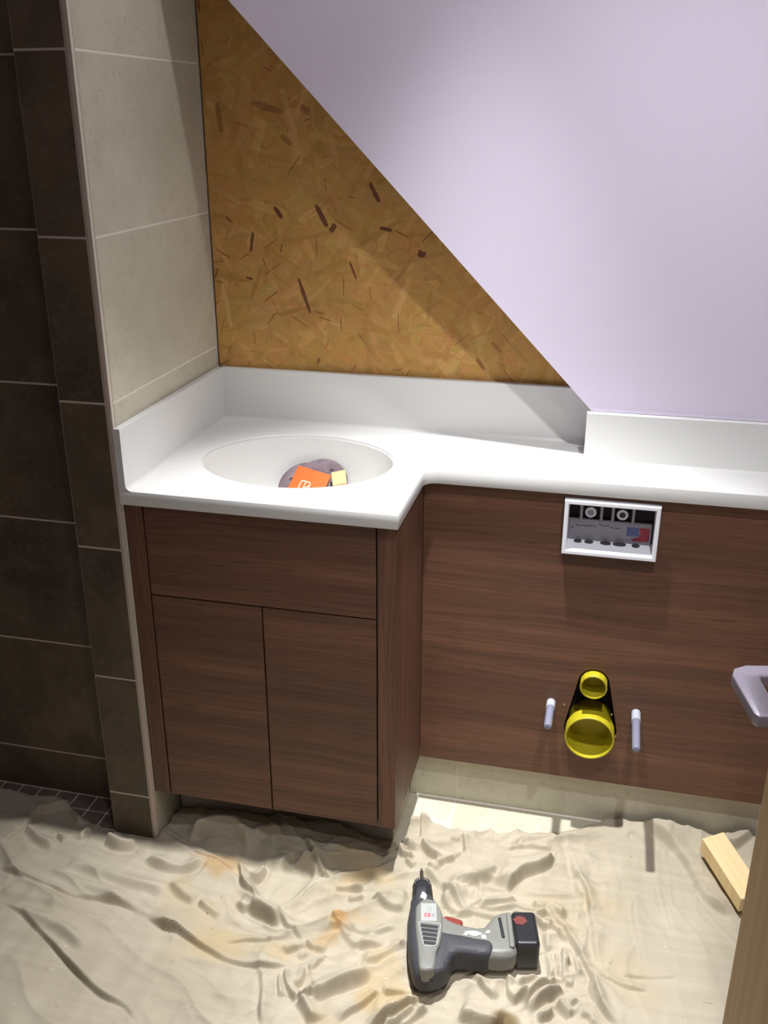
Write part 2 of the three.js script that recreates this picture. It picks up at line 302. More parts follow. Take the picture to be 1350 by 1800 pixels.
{
  const t = thing('pipe_insulation', 'black foam backing between the two yellow pipe sockets', 'insulation', [0, 0, 0]);
  const s = shapeOf([[0.868, 0.19], [1.0, 0.19], [0.985, 0.43], [0.882, 0.43]]);
  for (const [p, r] of [[WS, 0.0536], [FL, 0.0294]]) { const h = new THREE.Path(); h.absarc(p[0], p[1], r, 0, Math.PI * 2); s.holes.push(h); }
  const g = new THREE.ExtrudeGeometry(s, { depth: 0.02, bevelEnabled: false }); g.translate(0, 0, 0.185);
  mesh('foam_block', metricUV(g), M.blackFoam, t);
}
// fixing bolts in plastic sleeves
function bolt(label, x, y, L) {
  const t = thing('bolt_sleeve', label, 'bolt', [x, y, PANEL_Z], 0, 'sleeved fixing bolts beside the waste pipe');
  const pts = [[0.0001, L], [0.0062, L], [0.0084, L - 0.003], [0.0088, L * 0.4], [0.009, 0.0005]].map((p) => new THREE.Vector2(...p)).reverse();
  mesh('sleeve', new THREE.LatheGeometry(pts, 24).rotateX(Math.PI / 2), M.tube, t);
  mesh('threaded_rod', rod([0, 0, 0.0005], [0, 0, L * 0.8], 0.0052), M.tubeCap, t);
  mesh('collar', new THREE.CylinderGeometry(0.0098, 0.0098, L * 0.25, 24).rotateX(Math.PI / 2).translate(0, 0, L * 0.125 + 0.0006), M.tubeCap, t);
}
bolt('shorter clear plastic bolt sleeve left of the yellow waste pipe', 0.845, 0.3235, 0.098);
bolt('longer clear plastic bolt sleeve right of the yellow waste pipe', 1.028, 0.3235, 0.138);

// ---------------------------------------------------------------- flush box
{
  const zf = PANEL_Z + 0.02, zb = PANEL_Z - 0.05, [x0, x1, y0, y1] = [0.8435, 1.0315, 0.6935, 0.8115], w = 0.0055;
  const t = thing('flush_box', 'white flush box frame set into the walnut panel below the counter', 'flush box');
  const ring = (a0, a1, b0, b1, i, z0, z1, bev) => { const s = shapeOf([[a0, b0], [a1, b0], [a1, b1], [a0, b1]]), h = new THREE.Path(); h.moveTo(a0 + i, b0 + i); h.lineTo(a0 + i, b1 - i); h.lineTo(a1 - i, b1 - i); h.lineTo(a1 - i, b0 + i); h.closePath(); s.holes.push(h); const g = new THREE.ExtrudeGeometry(s, { depth: z1 - z0 - 2 * bev, bevelEnabled: bev > 0, bevelSize: bev, bevelThickness: bev, bevelSegments: 2 }); g.translate(0, 0, z0 + bev); return metricUV(g); };
  mesh('frame', ring(x0 + 0.0015, x1 - 0.0015, y0 + 0.0015, y1 - 0.0015, w, PANEL_Z + 0.0005, zf, 0.0015), M.whitePlastic, t);
  mesh('liner', ring(BX[0] + 0.001, BX[1] - 0.001, BX[2] + 0.001, BX[3] - 0.001, 0.003, zb, PANEL_Z + 0.0004, 0), M.whitePlastic, t);
  mesh('back_plate', box(BX[0] + 0.002, BX[1] - 0.002, BX[2] + 0.001, BX[3] - 0.001, zb - 0.004, zb - 0.0005, 0.0005), M.walnutDark, t);
  mesh('cover_flap', metricUV(rbox(0.169, 0.05, 0.006, 0.002)).translate((x0 + x1) / 2 - 0.001, 0.7245, zb + 0.004), M.greyPlastic, t);
  for (const dx of [-0.042, 0.022]) {
    const c = new THREE.Group(); c.name = 'valve_clip'; t.add(c); c.position.set((x0 + x1) / 2 + dx, 0.770, zb + 0.006);
    mesh('bracket', merge([rbox(0.006, 0.05, 0.012, 0.002).translate(-0.019, 0, 0), rbox(0.006, 0.05, 0.012, 0.002).translate(0.022, 0, 0), rbox(0.04, 0.006, 0.01, 0.002).translate(0.001, 0.015, 0)]), M.greyPlastic, c);
    mesh('plunger', new THREE.TorusGeometry(0.0088, 0.0028, 10, 28).translate(0, -0.003, 0.006), M.whitePlastic, c);
    mesh('plunger_core', new THREE.CylinderGeometry(0.006, 0.006, 0.01, 20).rotateX(Math.PI / 2).translate(0, -0.003, 0.002), dx < 0 ? M.greyPlastic : M.rubber, c);
  }
  const sticker = canvasTex(128, 96, (c, W, Hh) => { c.fillStyle = '#8f8a92'; c.fillRect(0, 0, W, Hh); c.fillStyle = '#5b6291'; c.fillRect(0, 0, 70, 58); c.fillStyle = '#a3202c'; c.beginPath(); c.moveTo(70, 0); c.lineTo(128, 0); c.lineTo(128, 92); c.lineTo(30, 92); c.lineTo(42, 74); c.lineTo(76, 64); c.lineTo(66, 50); c.lineTo(80, 46); c.closePath(); c.fill(); c.fillStyle = '#a9a5b0'; c.fillRect(0, 66, 32, 5); c.fillRect(0, 78, 24, 5); });
  mesh('sticker', new THREE.BoxGeometry(0.046, 0.031, 0.0004).translate(0.994, 0.7235, zb + 0.0073), std({ map: sticker, roughness: 0.4 }), t);
  const mk = [];
  for (let i = 0; i < 9; i++) mk.push(new THREE.BoxGeometry(rr(0.005, 0.014), 0.0014, 0.0004).rotateZ(rr(-0.5, 0.3)).translate(0.86 + i * 0.0115, 0.733 + rr(-0.008, 0.008), zb + 0.0072));
  mesh('moulded_mark', merge(mk), M.rubber, t);
  for (const [dx, rx] of [[0.03, 0.008], [0.053, 0.009], [0.087, 0.011], [0.115, 0.0135], [0.148, 0.008]]) mesh('plug', new THREE.CylinderGeometry(1, 1, 0.002, 24).scale(rx, 1, 0.008).translate(x0 + dx, BX[2] + 0.005, zb + 0.018), M.rubber, t);
}

// ---------------------------------------------------------------- countertop with basin
const BC = [0.281, 0.267], BA = 0.2055, BB = 0.17, BD = 0.165;
const bowlR = [[0, 1], [0.3, 0.985], [0.52, 0.94], [0.7, 0.85], [0.82, 0.7], [0.9, 0.5], [0.955, 0.25], [0.98, 0.1], [0.993, 0]];
{
  const t = thing('countertop', 'white solid surface countertop with upstands stepping back beside the oval basin', 'countertop');
  const Zf = 0.5247, W = 0.5566, Zr = 0.2668, R = 0.028, T = 0.0297, b = 0.0018;
  const s = new THREE.Shape(), f = (x, z) => [x, -z];
  s.moveTo(...f(0.0005 + b, 0.001 + b)); s.lineTo(...f(0.0005 + b, Zf - b)); s.lineTo(...f(W - b, Zf - b));
  for (let i = 0; i <= 10; i++) { const q = Math.PI + i / 10 * Math.PI / 2; s.lineTo(...f(W - b + R + R * Math.cos(q), Zr - b + R + R * Math.sin(q))); }
  s.lineTo(...f(2.39, Zr - b)); s.lineTo(...f(2.39, 0.001 + b)); s.closePath();
  const hole = new THREE.Path(); for (let i = 0; i <= 96; i++) { const q = i / 96 * Math.PI * 2; hole[i ? 'lineTo' : 'moveTo'](BC[0] + (BA + b) * Math.cos(q), -BC[1] + (BB + b) * Math.sin(q)); } s.holes.push(hole);
  const g = new THREE.ExtrudeGeometry(s, { depth: T - 2 * b, bevelEnabled: true, bevelSize: b, bevelThickness: b, bevelSegments: 3, curveSegments: 24 }); g.rotateX(-Math.PI / 2); g.translate(0, H - T + b, 0);
  mesh('slab', metricUV(toCreasedNormals(g, 0.5)), M.solid, t);
  // bowl: inner face, then back down the outside
  const prof = bowlR.map(([r, d]) => [Math.max(r, 0.0001), -0.004 - d * (BD - 0.004)]);
  const cur = new THREE.CatmullRomCurve3(prof.map(([r, y]) => new THREE.Vector3(r, y, 0))), inner = cur.getPoints(40).map((p) => new THREE.Vector2(Math.max(p.x, 0.0001), p.y));
  const outer = inner.map((p) => new THREE.Vector2(p.x <= 0.001 ? 0.0001 : p.x + 0.04, p.y - 0.006)).reverse();
  const bg = new THREE.LatheGeometry([...inner, ...outer], 96); bg.scale(BA, 1, BB); bg.computeVertexNormals(); bg.translate(BC[0], H, BC[1]);
  mesh('basin', bg, M.solid, t);
  // upstands with a small cove where they meet the slab
  const up = (h, th, cove) => { const q = new THREE.Shape(); q.moveTo(0, 0); q.lineTo(0, h - 0.0015); q.lineTo(0.0015, h); q.lineTo(th - 0.0015, h); q.lineTo(th, h - 0.0015); q.lineTo(th, cove); for (let i = 1; i <= 8; i++) { const a = Math.PI + i / 8 * Math.PI / 2; q.lineTo(th + cove + cove * Math.cos(a), cove + cove * Math.sin(a)); } q.closePath(); return q; };
  let u = new THREE.ExtrudeGeometry(up(0.1249, 0.0145, 0.012), { depth: Zf - 0.001, bevelEnabled: false }); u.translate(0.0005, H - 0.0002, 0.001); mesh('upstand', metricUV(toCreasedNormals(u, 0.5)), M.solid, t);
  u = new THREE.ExtrudeGeometry(up(0.1249, 0.0145, 0.008), { depth: 0.872, bevelEnabled: false }); u.rotateY(-Math.PI / 2); u.translate(0.878, H - 0.0002, 0.0012); mesh('upstand', metricUV(toCreasedNormals(u, 0.5)), M.solid, t);
  u = new THREE.ExtrudeGeometry(up(0.104, 0.0145, 0.006), { depth: 1.52, bevelEnabled: false }); u.rotateY(-Math.PI / 2); u.translate(2.39, H - 0.0002, LILAC_Z - 0.0006); mesh('upstand', metricUV(toCreasedNormals(u, 0.5)), M.solid, t);
}
// ---------------------------------------------------------------- things left in the basin
function disc(label, [x, y, z], R, tilt, roll) {
  const t = thing('sanding_disc', label, 'sanding disc', [x, y, z], 0, 'used sanding discs in the basin');
  const s = new THREE.Shape(); s.absarc(0, 0, R, 0, Math.PI * 2);
  for (let i = 0; i < 8; i++) { const h = new THREE.Path(), q = i / 8 * Math.PI * 2 + 0.3; h.absarc(R * 0.62 * Math.cos(q), R * 0.62 * Math.sin(q), 0.0045, 0, Math.PI * 2, true); s.holes.push(h); }
  { const h = new THREE.Path(); h.absarc(0, 0, 0.0045, 0, Math.PI * 2, true); s.holes.push(h); }
  const g = new THREE.ExtrudeGeometry(s, { depth: 0.0022, bevelEnabled: false, curveSegments: 40 }); g.rotateX(-Math.PI / 2); metricUV(g);
  const d = new THREE.Group(); d.name = 'tilted_disc'; d.rotation.set(tilt, 0, roll); t.add(d);
  mesh('abrasive_sheet', g, M.abrasive, d); mesh('backing', new THREE.CylinderGeometry(R * 0.985, R * 0.985, 0.001, 48).translate(0, -0.0007, 0), M.abrasiveBack, d);
  return t;
}
M.abrasive = std({ map: sized(dataTex(256, 256, (u, v) => { const a = fbm(u, v, 4, 4, 5, 131); return mix([108, 94, 100], [150, 134, 141], clamp(0.5 + (a - 0.5) * 2, 0, 1)); }), 0.12, 0.12), roughness: 0.95 });
M.abrasiveBack = std({ color: 0x6b5a60, roughness: 0.95 });
disc('round grey-mauve sanding disc lying under the orange packet in the basin', [0.262, 0.7535, 0.1745], 0.0615, 0.78, 0.06);
disc('round grey-mauve sanding disc overlapping the other and rising behind it in the basin', [0.296, 0.757, 0.153], 0.0615, 0.80, -0.05);
{
  const tx = canvasTex(512, 512, (c, W) => {
    c.fillStyle = '#f26a24'; c.fillRect(0, 0, W, W); c.strokeStyle = '#f6d9cc'; c.lineWidth = 13; c.lineJoin = 'round';
    c.save(); c.translate(215, 270); c.beginPath(); c.roundRect(-70, -95, 140, 190, 26); c.stroke();
    c.lineWidth = 11; c.beginPath(); c.moveTo(-4, -90); c.lineTo(-4, 90); c.moveTo(-4, -20); c.quadraticCurveTo(60, -18, 58, -60); c.moveTo(-4, 28); c.lineTo(64, 24); c.stroke(); c.restore();
  });
  const t = thing('sandpaper_packet', 'flat orange packet with a white rounded emblem on the sanding discs', 'packet', [0.272, 0.757, 0.188]);
  const g = new RoundedBoxGeometry(0.082, 0.004, 0.095, 2, 0.0015), p = g.attributes.position, n = g.attributes.normal, uv = g.attributes.uv;
  for (let i = 0; i < p.count; i++) { if (Math.abs(n.getY(i)) > 0.5) uv.setXY(i, p.getX(i) / 0.082 + 0.5, -p.getZ(i) / 0.095 + 0.5); else uv.setXY(i, 0.03, 0.97); }
  const m = mesh('sleeve', g, std({ map: tx, roughness: 0.5 }), t); m.rotation.set(0.76, -0.22, 0);
}
{
  const t = thing('wood_scrap', 'small pale square wood scrap right of the orange packet in the basin', 'wood scrap', [0.341, 0.778, 0.163]);
  const m = mesh('scrap', rbox(0.032, 0.008, 0.034, 0.0012), std({ color: 0xd9bd8c, roughness: 0.8 }), t); m.rotation.set(0.75, 0.3, 0);
}

// ---------------------------------------------------------------- door at the right edge, half open
{
  const s = struct('door_1'); s.position.set(1.125, 0, 1.123); s.rotation.y = 0.2;   // local +z runs from the free edge to the hinge, local -x faces the room
  mesh('door_leaf', metricUV(box(0, 0.04, 0.006, 2.03, 0, 0.76, 0.0015)), M.oak, s);
  const h = new THREE.Group(); h.name = 'door_handle'; s.add(h); h.position.set(0, 0.985, 0.055);
  mesh('rose', new THREE.CylinderGeometry(0.026, 0.026, 0.008, 32).rotateZ(Math.PI / 2).translate(-0.0042, 0, 0), M.chrome, h);
  // flat bar bent at the neck and returned to the door
  const q = new THREE.Shape(); const path = [[-0.008, -0.007], [-0.06, -0.007], [-0.072, -0.001], [-0.077, 0.010], [-0.077, 0.078], [-0.075, 0.082], [-0.058, 0.082], [-0.057, 0.017], [-0.054, 0.009], [-0.008, 0.008]];
  path.forEach(([a, b], i) => (i ? q.lineTo(a, b) : q.moveTo(a, b))); q.closePath();
  const g = new THREE.ExtrudeGeometry(q, { depth: 0.007, bevelEnabled: true, bevelSize: 0.0035, bevelThickness: 0.0035, bevelSegments: 4 }); g.rotateX(Math.PI / 2); g.translate(0, 0.006, 0);
  mesh('lever', metricUV(toCreasedNormals(g, 0.6)), M.chrome, h);
}
// ---------------------------------------------------------------- wood offcut on the sheet beside the door
{
  const t = thing('timber_offcut', 'pale planed timber offcut lying on the dust sheet beside the door', 'timber', [1.247, 0.03, 0.372], 0);
  const s = shapeOf([[-0.027, -0.075], [0.027, -0.085], [0.027, 0.09], [-0.027, 0.09]]);
  const g = new THREE.ExtrudeGeometry(s, { depth: 0.034, bevelEnabled: true, bevelSize: 0.001, bevelThickness: 0.001, bevelSegments: 1 }); g.rotateX(Math.PI / 2); g.translate(0, 0.034, 0);
  const m = mesh('offcut', metricUV(g), M.pine, t); m.rotation.set(0.08, 0.42, 0, 'YXZ');
}

// ---------------------------------------------------------------- dust sheet
// creases: [height, width behind, width in front, x0, z0, x1, z1, ...] all in millimetres; the ridge stands on the left of the line's run
const FOLDS = [
[22,30,8,786,511,801,486,817,463,840,447,866,423,880,392],
[22,25,12,673,530,698,511,724,502,744,487,765,460],
[16,18,10,611,492,639,512,662,532,690,555,715,578,734,589],
[10,14,7,654,559,679,578,705,592,743,587,778,587,814,594],
[8,12,5,718,565,737,548,749,545],
[14,20,8,739,564,768,559,791,550,816,535],
[10,12,6,734,567,764,570,804,561,839,564,869,569,893,583],
[10,12,6,805,572,826,577,849,574,872,572,896,586],
[14,16,10,846,539,870,553,894,563,918,569],
[14,22,12,797,393,814,366,834,349,862,335,887,329],
[7,14,4,774,408,822,390,877,372],
[14,14,5,591,428,614,446,639,461],
[10,12,6,635,487,653,467,672,451],
[8,10,4,654,401,676,394],
[8,10,4,674,380,684,397,691,428],
[6,10,4,666,450,682,434],
[12,12,5,548,410,559,431,573,456],
[10,10,5,545,453,566,476,583,467],
[5,10,4,565,313,573,329,585,387],
[8,10,5,568,484,589,497],
[6,20,12,907,315,910,348,921,373,929,408,937,450,951,493],
[6,10,5,726,496,735,515,736,540],
[8,10,5,618,482,638,499],
[12,14,7,855,554,879,565,903,582,924,600,940,623,952,652,967,677,977,692,983,721,993,748,1009,770,1032,789],
[9,12,6,872,582,899,599,923,616],
[9,12,6,846,580,870,594,888,605],
[7,18,9,963,484,969,531,976,580,980,621,990,657,996,680],
[7,18,9,1054,462,1056,523,1066,585,1076,641],
[6,14,4,978,687,999,690,1021,695,1047,699,1078,697],
[24,45,8,900,654,868,670,829,692,798,710,768,731,739,755,724,767],
[8,14,4,819,698,821,729,824,765,832,786],
[12,14,7,839,755,859,747,881,725,904,702],
[14,14,6,858,786,869,764,883,745,908,719],
[14,16,7,869,796,885,773,905,756,925,738],
[10,12,6,834,786,846,773,862,771],
[10,12,6,884,812,896,806,907,787],
[12,14,10,916,766,930,779,943,788],
[8,10,6,926,718,942,717],
[8,10,6,924,677,932,675],
[8,12,6,918,631,920,678,924,718],
[6,10,5,903,653,909,680,912,707],
[8,14,5,756,758,777,773,803,793],
[16,30,12,741,833,770,836,802,840,823,842],
[8,12,6,976,696,974,720,988,755],
[6,10,5,937,768,952,751],
[8,12,6,958,775,976,780,979,795],
[6,10,6,939,652,945,675,952,698],
[8,12,6,860,608,879,630,889,649],
[12,25,8,284,682,315,690,345,703,357,704],
[12,14,5,340,681,370,705,397,725,418,735],
[20,15,8,422,738,443,746,466,748],
[10,14,5,388,775,403,761,423,749],
[8,10,5,420,775,433,761],
[14,14,6,450,807,460,783,474,762],
[20,30,12,464,860,479,854,501,835,528,812,551,793,560,774],
[8,14,4,532,895,549,869,570,845,590,817],
[14,15,10,542,760,562,748,578,730,593,712,617,688],
[8,12,6,455,677,479,679,511,687,535,689,552,685,569,669,586,654],
[14,16,9,448,717,460,695,477,691,498,705,526,721,548,716,580,704],
[10,14,8,522,588,547,603,569,606,593,603],
[10,12,6,406,813,415,839,434,861,448,871],
[8,12,6,400,829,406,851,415,872],
[10,12,6,432,848,440,829,439,799],
[10,10,5,446,865,460,865,473,855],
[14,16,12,451,870,473,887,490,908],
[6,15,8,351,813,366,837,382,873,392,910,406,940],
[8,12,5,597,822,629,808,654,799],
[12,15,8,618,890,639,867,663,839],
[18,14,5,586,898,606,884,628,863,646,837,670,811,705,780],
[10,12,7,643,881,661,858,682,828],
[24,18,14,74,512,85,490,128,475,167,475,196,488,223,515],
[14,14,5,210,560,229,591,244,623,272,645,295,657],
[14,14,8,251,608,269,595,274,563],
[18,25,14,302,569,306,542,320,515,346,523,377,538,396,560],
[16,14,6,335,470,359,502,384,532,404,554,430,566],
[8,20,12,94,654,123,672,159,689,169,690],
[8,16,10,175,689,205,706,233,716],
[12,22,8,249,676,280,684,319,695,356,706],
[8,12,5,98,550,127,561,165,566,195,581,221,589],
[14,12,6,441,593,468,580,498,575],
[8,12,5,472,606,502,591],
[8,10,5,422,675,441,690],
[10,12,6,451,672,473,686,508,693],
[14,16,14,218,483,246,466,285,472],
[18,50,8,-294,684,-251,697,-197,710,-144,719,-97,725,-52,723,1,723,29,728,68,741],
[20,45,6,88,750,135,767,163,772,230,795,293,814,342,817,377,815,410,797],
[12,30,18,-154,656,-113,651,-68,658,-12,667,34,673,73,672,99,679],
[10,20,16,-178,675,-119,688,-64,701,-17,715,22,726],
[8,25,18,-251,749,-197,753,-145,757,-101,763],
[14,45,7,-233,776,-183,790,-123,821,-41,871,37,917,94,945,141,954,185,983],
[10,20,18,-180,793,-120,804,-53,828,15,857],
[16,25,12,6,595,36,602,69,608,103,608,123,599,136,576],
[18,22,14,-109,556,-74,567,-51,564,-33,553],
[12,16,14,-312,555,-283,573,-242,597,-209,604],
[10,12,8,-218,577,-198,582],
[14,60,4,-339,616,-322,592,-312,555,-315,514,-306,475],
[12,14,8,-311,503,-288,492,-263,470,-248,477],
[10,14,10,-261,453,-226,488,-193,521],
[8,12,8,-163,574,-167,540,-155,537],
[6,14,4,268,782,309,761,344,755,385,732],
[8,16,8,930,416,958,472,969,528],
[7,18,10,1109,400,1125,491,1134,553],
[24,30,12,1074,236,1106,259,1144,290,1167,332,1183,374,1193,407,1220,444,1254,461],
[5,12,4,1027,675,1081,665,1135,652],
[22,20,10,1161,194,1209,151,1248,163],
[16,16,8,1234,258,1265,263,1312,230],
[16,20,10,1248,163,1281,161,1324,176],
[8,12,6,1226,364,1247,368],
[7,18,10,1028,277,1054,261,1080,285],
];

const SHEET = { x0: -0.62, x1: 1.5, z0: 0.2, z1: 1.6, nx: 900, nz: 470 };
const EDGE = [[-0.78, 0.43], [-0.451, 0.446], [-0.355, 0.45], [-0.302, 0.438], [-0.269, 0.447], [-0.237, 0.476], [-0.191, 0.501], [-0.151, 0.512], [-0.12, 0.524], [-0.001, 0.524], [0.004, 0.43], [0.02, 0.404], [0.527, 0.404], [0.538, 0.43], [0.546, 0.392], [0.55, 0.328], [0.564, 0.307], [0.597, 0.326], [0.645, 0.333], [0.716, 0.328], [0.78, 0.317], [0.887, 0.285], [0.919, 0.27], [0.956, 0.245], [1.0, 0.229], [1.161, 0.228], [1.78, 0.23]];
const edgeZ = (x) => { for (let i = 1; i < EDGE.length; i++) if (x <= EDGE[i][0]) { const [a, p] = EDGE[i - 1], [b, q] = EDGE[i]; return p + (q - p) * (x - a) / (b - a) + 0.0015 * Math.sin(x * 170) + 0.001; } return 0.23; };
const N1 = (x, z, f, s) => vnoise(x * f + 500, z * f + 500, 4096, 4096, s) - 0.5;
{
  const { x0, x1, z0, z1, nx, nz } = SHEET, X = new Float32Array((nx + 1) * (nz + 1)), Z = X.slice(), Y = X.slice(), D = X.slice();
  for (let i = 0; i <= nx; i++) {
    const x = x0 + (x1 - x0) * i / nx, ze = edgeZ(x);
    for (let j = 0; j <= nz; j++) {
      const v = j / nz, z = v < 0.84 ? z0 + (1.06 - z0) * (v / 0.84) : 1.06 + (z1 - 1.06) * (v - 0.84) / 0.16, k = i * (nz + 1) + j; X[k] = x; Z[k] = z; D[k] = z - ze;
      const busy = sstep(0.05, 0.4, x) * (1 - sstep(0.95, 1.1, x)) * (1 - sstep(0.98, 1.1, z)) * 0.8 + 0.2;
      const wx = x + N1(x, z, 9, 5) * 0.06, wz = z + N1(x, z, 9, 6) * 0.06;
      const rg = (f, s) => { const n = Math.abs(N1(wx, wz * 1.25, f, s) * 2); return (1 - n) * (1 - n); };
      const qa = 1 - sstep(0.25, 0.45, x), qc = sstep(0.88, 1.02, x), qb = 1 - qa - qc, al = (dx, dz, f, s) => { const n = Math.abs(2 * N1((wx * dx + wz * dz) * 0.3, (wz * dx - wx * dz) * 1.3, f, s)); return (1 - n) * (1 - n) * (1 - n); };
      const strand = (f, s) => (qa > 0 ? qa * al(0.9, 0.44, f, s) : 0) + (qb > 0 ? qb * al(0.86, -0.5, f, s + 1) : 0) + (qc > 0 ? 0.4 * qc * al(0.12, 0.99, f, s + 2) : 0);
      Y[k] = 0.011 + 0.010 * N1(x, z, 6, 1) + (0.45 + 0.55 * busy) * (1 - 0.6 * (1 - sstep(0.25, 0.45, x)) * sstep(0.68, 0.85, z)) * (0.024 * (strand(9, 30) - 0.25) + 0.011 * (strand(21, 40) - 0.25)) + busy * (0.009 * (rg(14, 2) - 0.35) + 0.002 * (rg(40, 3) - 0.35)) + 0.0013 * N1(x, z, 55, 4) * (0.4 + busy);
    }
  }
  for (const F of FOLDS) {
    const A = F[0] / 1000 * (F[1] >= 40 ? 1.0 : 1.5), wb = F[1] / 1000 * 0.85, wf = Math.max(0.003, F[2] / 1000 * (F[1] >= 40 ? 0.45 : 0.6)), P = []; for (let i = 3; i < F.length; i += 2) P.push([F[i] / 1000, F[i + 1] / 1000]);
    // smooth the trace
    const cv = new THREE.CatmullRomCurve3(P.map(([a, b]) => new THREE.Vector3(a, 0, b)), false, 'centripetal'), q = cv.getSpacedPoints(P.length * 4), L = q.length - 1;
    const pad = 2.6 * Math.max(wb, wf); let a0 = 9, a1 = -9, b0 = 9, b1 = -9; for (const p of q) { a0 = Math.min(a0, p.x); a1 = Math.max(a1, p.x); b0 = Math.min(b0, p.z); b1 = Math.max(b1, p.z); }
    const i0 = clamp(Math.floor((a0 - pad - x0) / (x1 - x0) * nx), 0, nx), i1 = clamp(Math.ceil((a1 + pad - x0) / (x1 - x0) * nx), 0, nx);
    for (let i = i0; i <= i1; i++) for (let j = 0; j <= nz; j++) {
      const k = i * (nz + 1) + j, x = X[k], z = Z[k]; if (z < b0 - pad || z > b1 + pad) continue;
      let best = 1e9, sd = 0, s = 0;
      for (let n = 0; n < L; n++) {
        const ax = q[n].x, az = q[n].z, dx = q[n + 1].x - ax, dz = q[n + 1].z - az, l2 = dx * dx + dz * dz || 1e-12, t = clamp(((x - ax) * dx + (z - az) * dz) / l2, 0, 1), ex = x - ax - t * dx, ez = z - az - t * dz, d2 = ex * ex + ez * ez;
        if (d2 < best) { best = d2; sd = (ex * dz - ez * dx) > 0 ? 1 : -1; s = (n + t) / L; }
      }
      const d = Math.sqrt(best); if (d > pad) continue;
      const tap = sstep(-0.03, 0.16, s) * sstep(-0.03, 0.16, 1 - s), wob = clamp(0.85 + 0.5 * N1(x, z, 22, 9) + 0.9 * N1(x, z, 7, 10), 0.3, 1.4);
      let h; if (sd > 0) h = 0.5 * Math.exp(-d / (wb * 0.9)) + 0.5 * Math.exp(-((d / (wb * 1.2)) ** 2)); else h = Math.exp(-((d / wf) ** 2)) - 0.28 * Math.exp(-(((d - 2.0 * wf) / (1.0 * wf)) ** 2));
      Y[k] += A * tap * wob * h;
    }
  }
  for (let k = 0; k < Y.length; k++) {
    const x = X[k], z = Z[k], d = D[k];
    // bunched against the plinth at the right; lies flat under the drill and the offcut
    Y[k] += 0.034 * sstep(0.93, 1.06, x) * Math.exp(-((d / 0.045) ** 2)) * (0.8 + 0.8 * N1(x, z, 18, 12));
    Y[k] += 0.034 * sstep(0.0, 0.08, x) * (1 - sstep(0.44, 0.52, x)) * Math.exp(-(((d - 0.05) / 0.055) ** 2)) * (0.8 + 1.2 * N1(x, z, 14, 13));
    if (Y[k] > 0.045) Y[k] = 0.045 + (Y[k] - 0.045) * 0.6;
    const la = -((x - 0.674) * -0.199 + (z - 0.841) * -0.98) * -1, lb = (x - 0.674) * 0.98 - (z - 0.841) * 0.199;
    const flat = Math.max(sstep(0.046, 0.032, Math.abs(lb - 0.008)) * sstep(0.01, 0.03, la) * (1 - sstep(0.3, 0.33, la)), sstep(0.01, 0.04, lb) * (1 - sstep(0.238, 0.252, lb)) * sstep(0.056, 0.074, la) * (1 - sstep(0.185, 0.205, la)));
    Y[k] += (Math.min(Y[k], 0.012) - Y[k]) * flat;
    const ox = (x - 1.247) * Math.cos(0.42) - (z - 0.372) * Math.sin(0.42), oz = (x - 1.247) * Math.sin(0.42) + (z - 0.372) * Math.cos(0.42);
    const f2 = sstep(0.045, 0.028, Math.abs(ox)) * sstep(0.11, 0.09, Math.abs(oz)); Y[k] += (Math.min(Y[k], 0.026) - Y[k]) * f2;
    Y[k] = Math.max(Y[k], 0.0035);
    if (x > -0.01 && x < 0.56 && z < 0.56) Y[k] = Math.min(Y[k], 0.075 + 0.2 * Math.max(0, z - 0.5));
    Y[k] = 0.0025 + (Y[k] - 0.0025) * sstep(-0.003, 0.013, d);
  }
  const pos = new Float32Array(X.length * 3), uv = new Float32Array(X.length * 2), idx = [];
  for (let k = 0; k < X.length; k++) { pos.set([X[k], Y[k], Z[k]], 3 * k); uv.set([X[k], Z[k]], 2 * k); }
  for (let i = 0; i < nx; i++) for (let j = 0; j < nz; j++) { const a = i * (nz + 1) + j, b = a + nz + 1; if (D[a] < 0 && D[a + 1] < 0 && D[b] < 0 && D[b + 1] < 0) continue; idx.push(a, a + 1, b, b, a + 1, b + 1); }
  const g = new THREE.BufferGeometry(); g.setAttribute('position', new THREE.BufferAttribute(pos, 3)); g.setAttribute('uv', new THREE.BufferAttribute(uv, 2)); g.setIndex(idx); g.computeVertexNormals();
  // stains where sawdust and glue have been trodden in: [x, z, radius, strength, tone]
  const ST = [[0.19, 0.56, 0.05, 0.55, 0], [0.12, 0.56, 0.03, 0.3, 0], [0.475, 0.535, 0.05, 0.5, 1], [0.43, 0.5, 0.03, 0.4, 1], [0.47, 0.68, 0.035, 0.95, 0], [0.5, 0.66, 0.03, 0.6, 0], [0.45, 0.725, 0.035, 0.55, 0], [0.38, 0.775, 0.04, 0.45, 1], [0.26, 0.79, 0.05, 0.4, 1], [0.58, 0.79, 0.06, 0.5, 1], [0.6, 0.86, 0.05, 0.4, 1], [0.12, 0.65, 0.04, 0.35, 1], [0.9, 0.55, 0.06, 0.2, 1], [0.83, 0.84, 0.025, 0.9, 2], [0.835, 0.87, 0.018, 0.6, 2], [0.22, 0.75, 0.09, 0.25, 1], [0.55, 0.93, 0.07, 0.3, 1], [1.0, 0.5, 0.05, 0.25, 1], [1.05, 0.66, 0.06, 0.2, 1]];
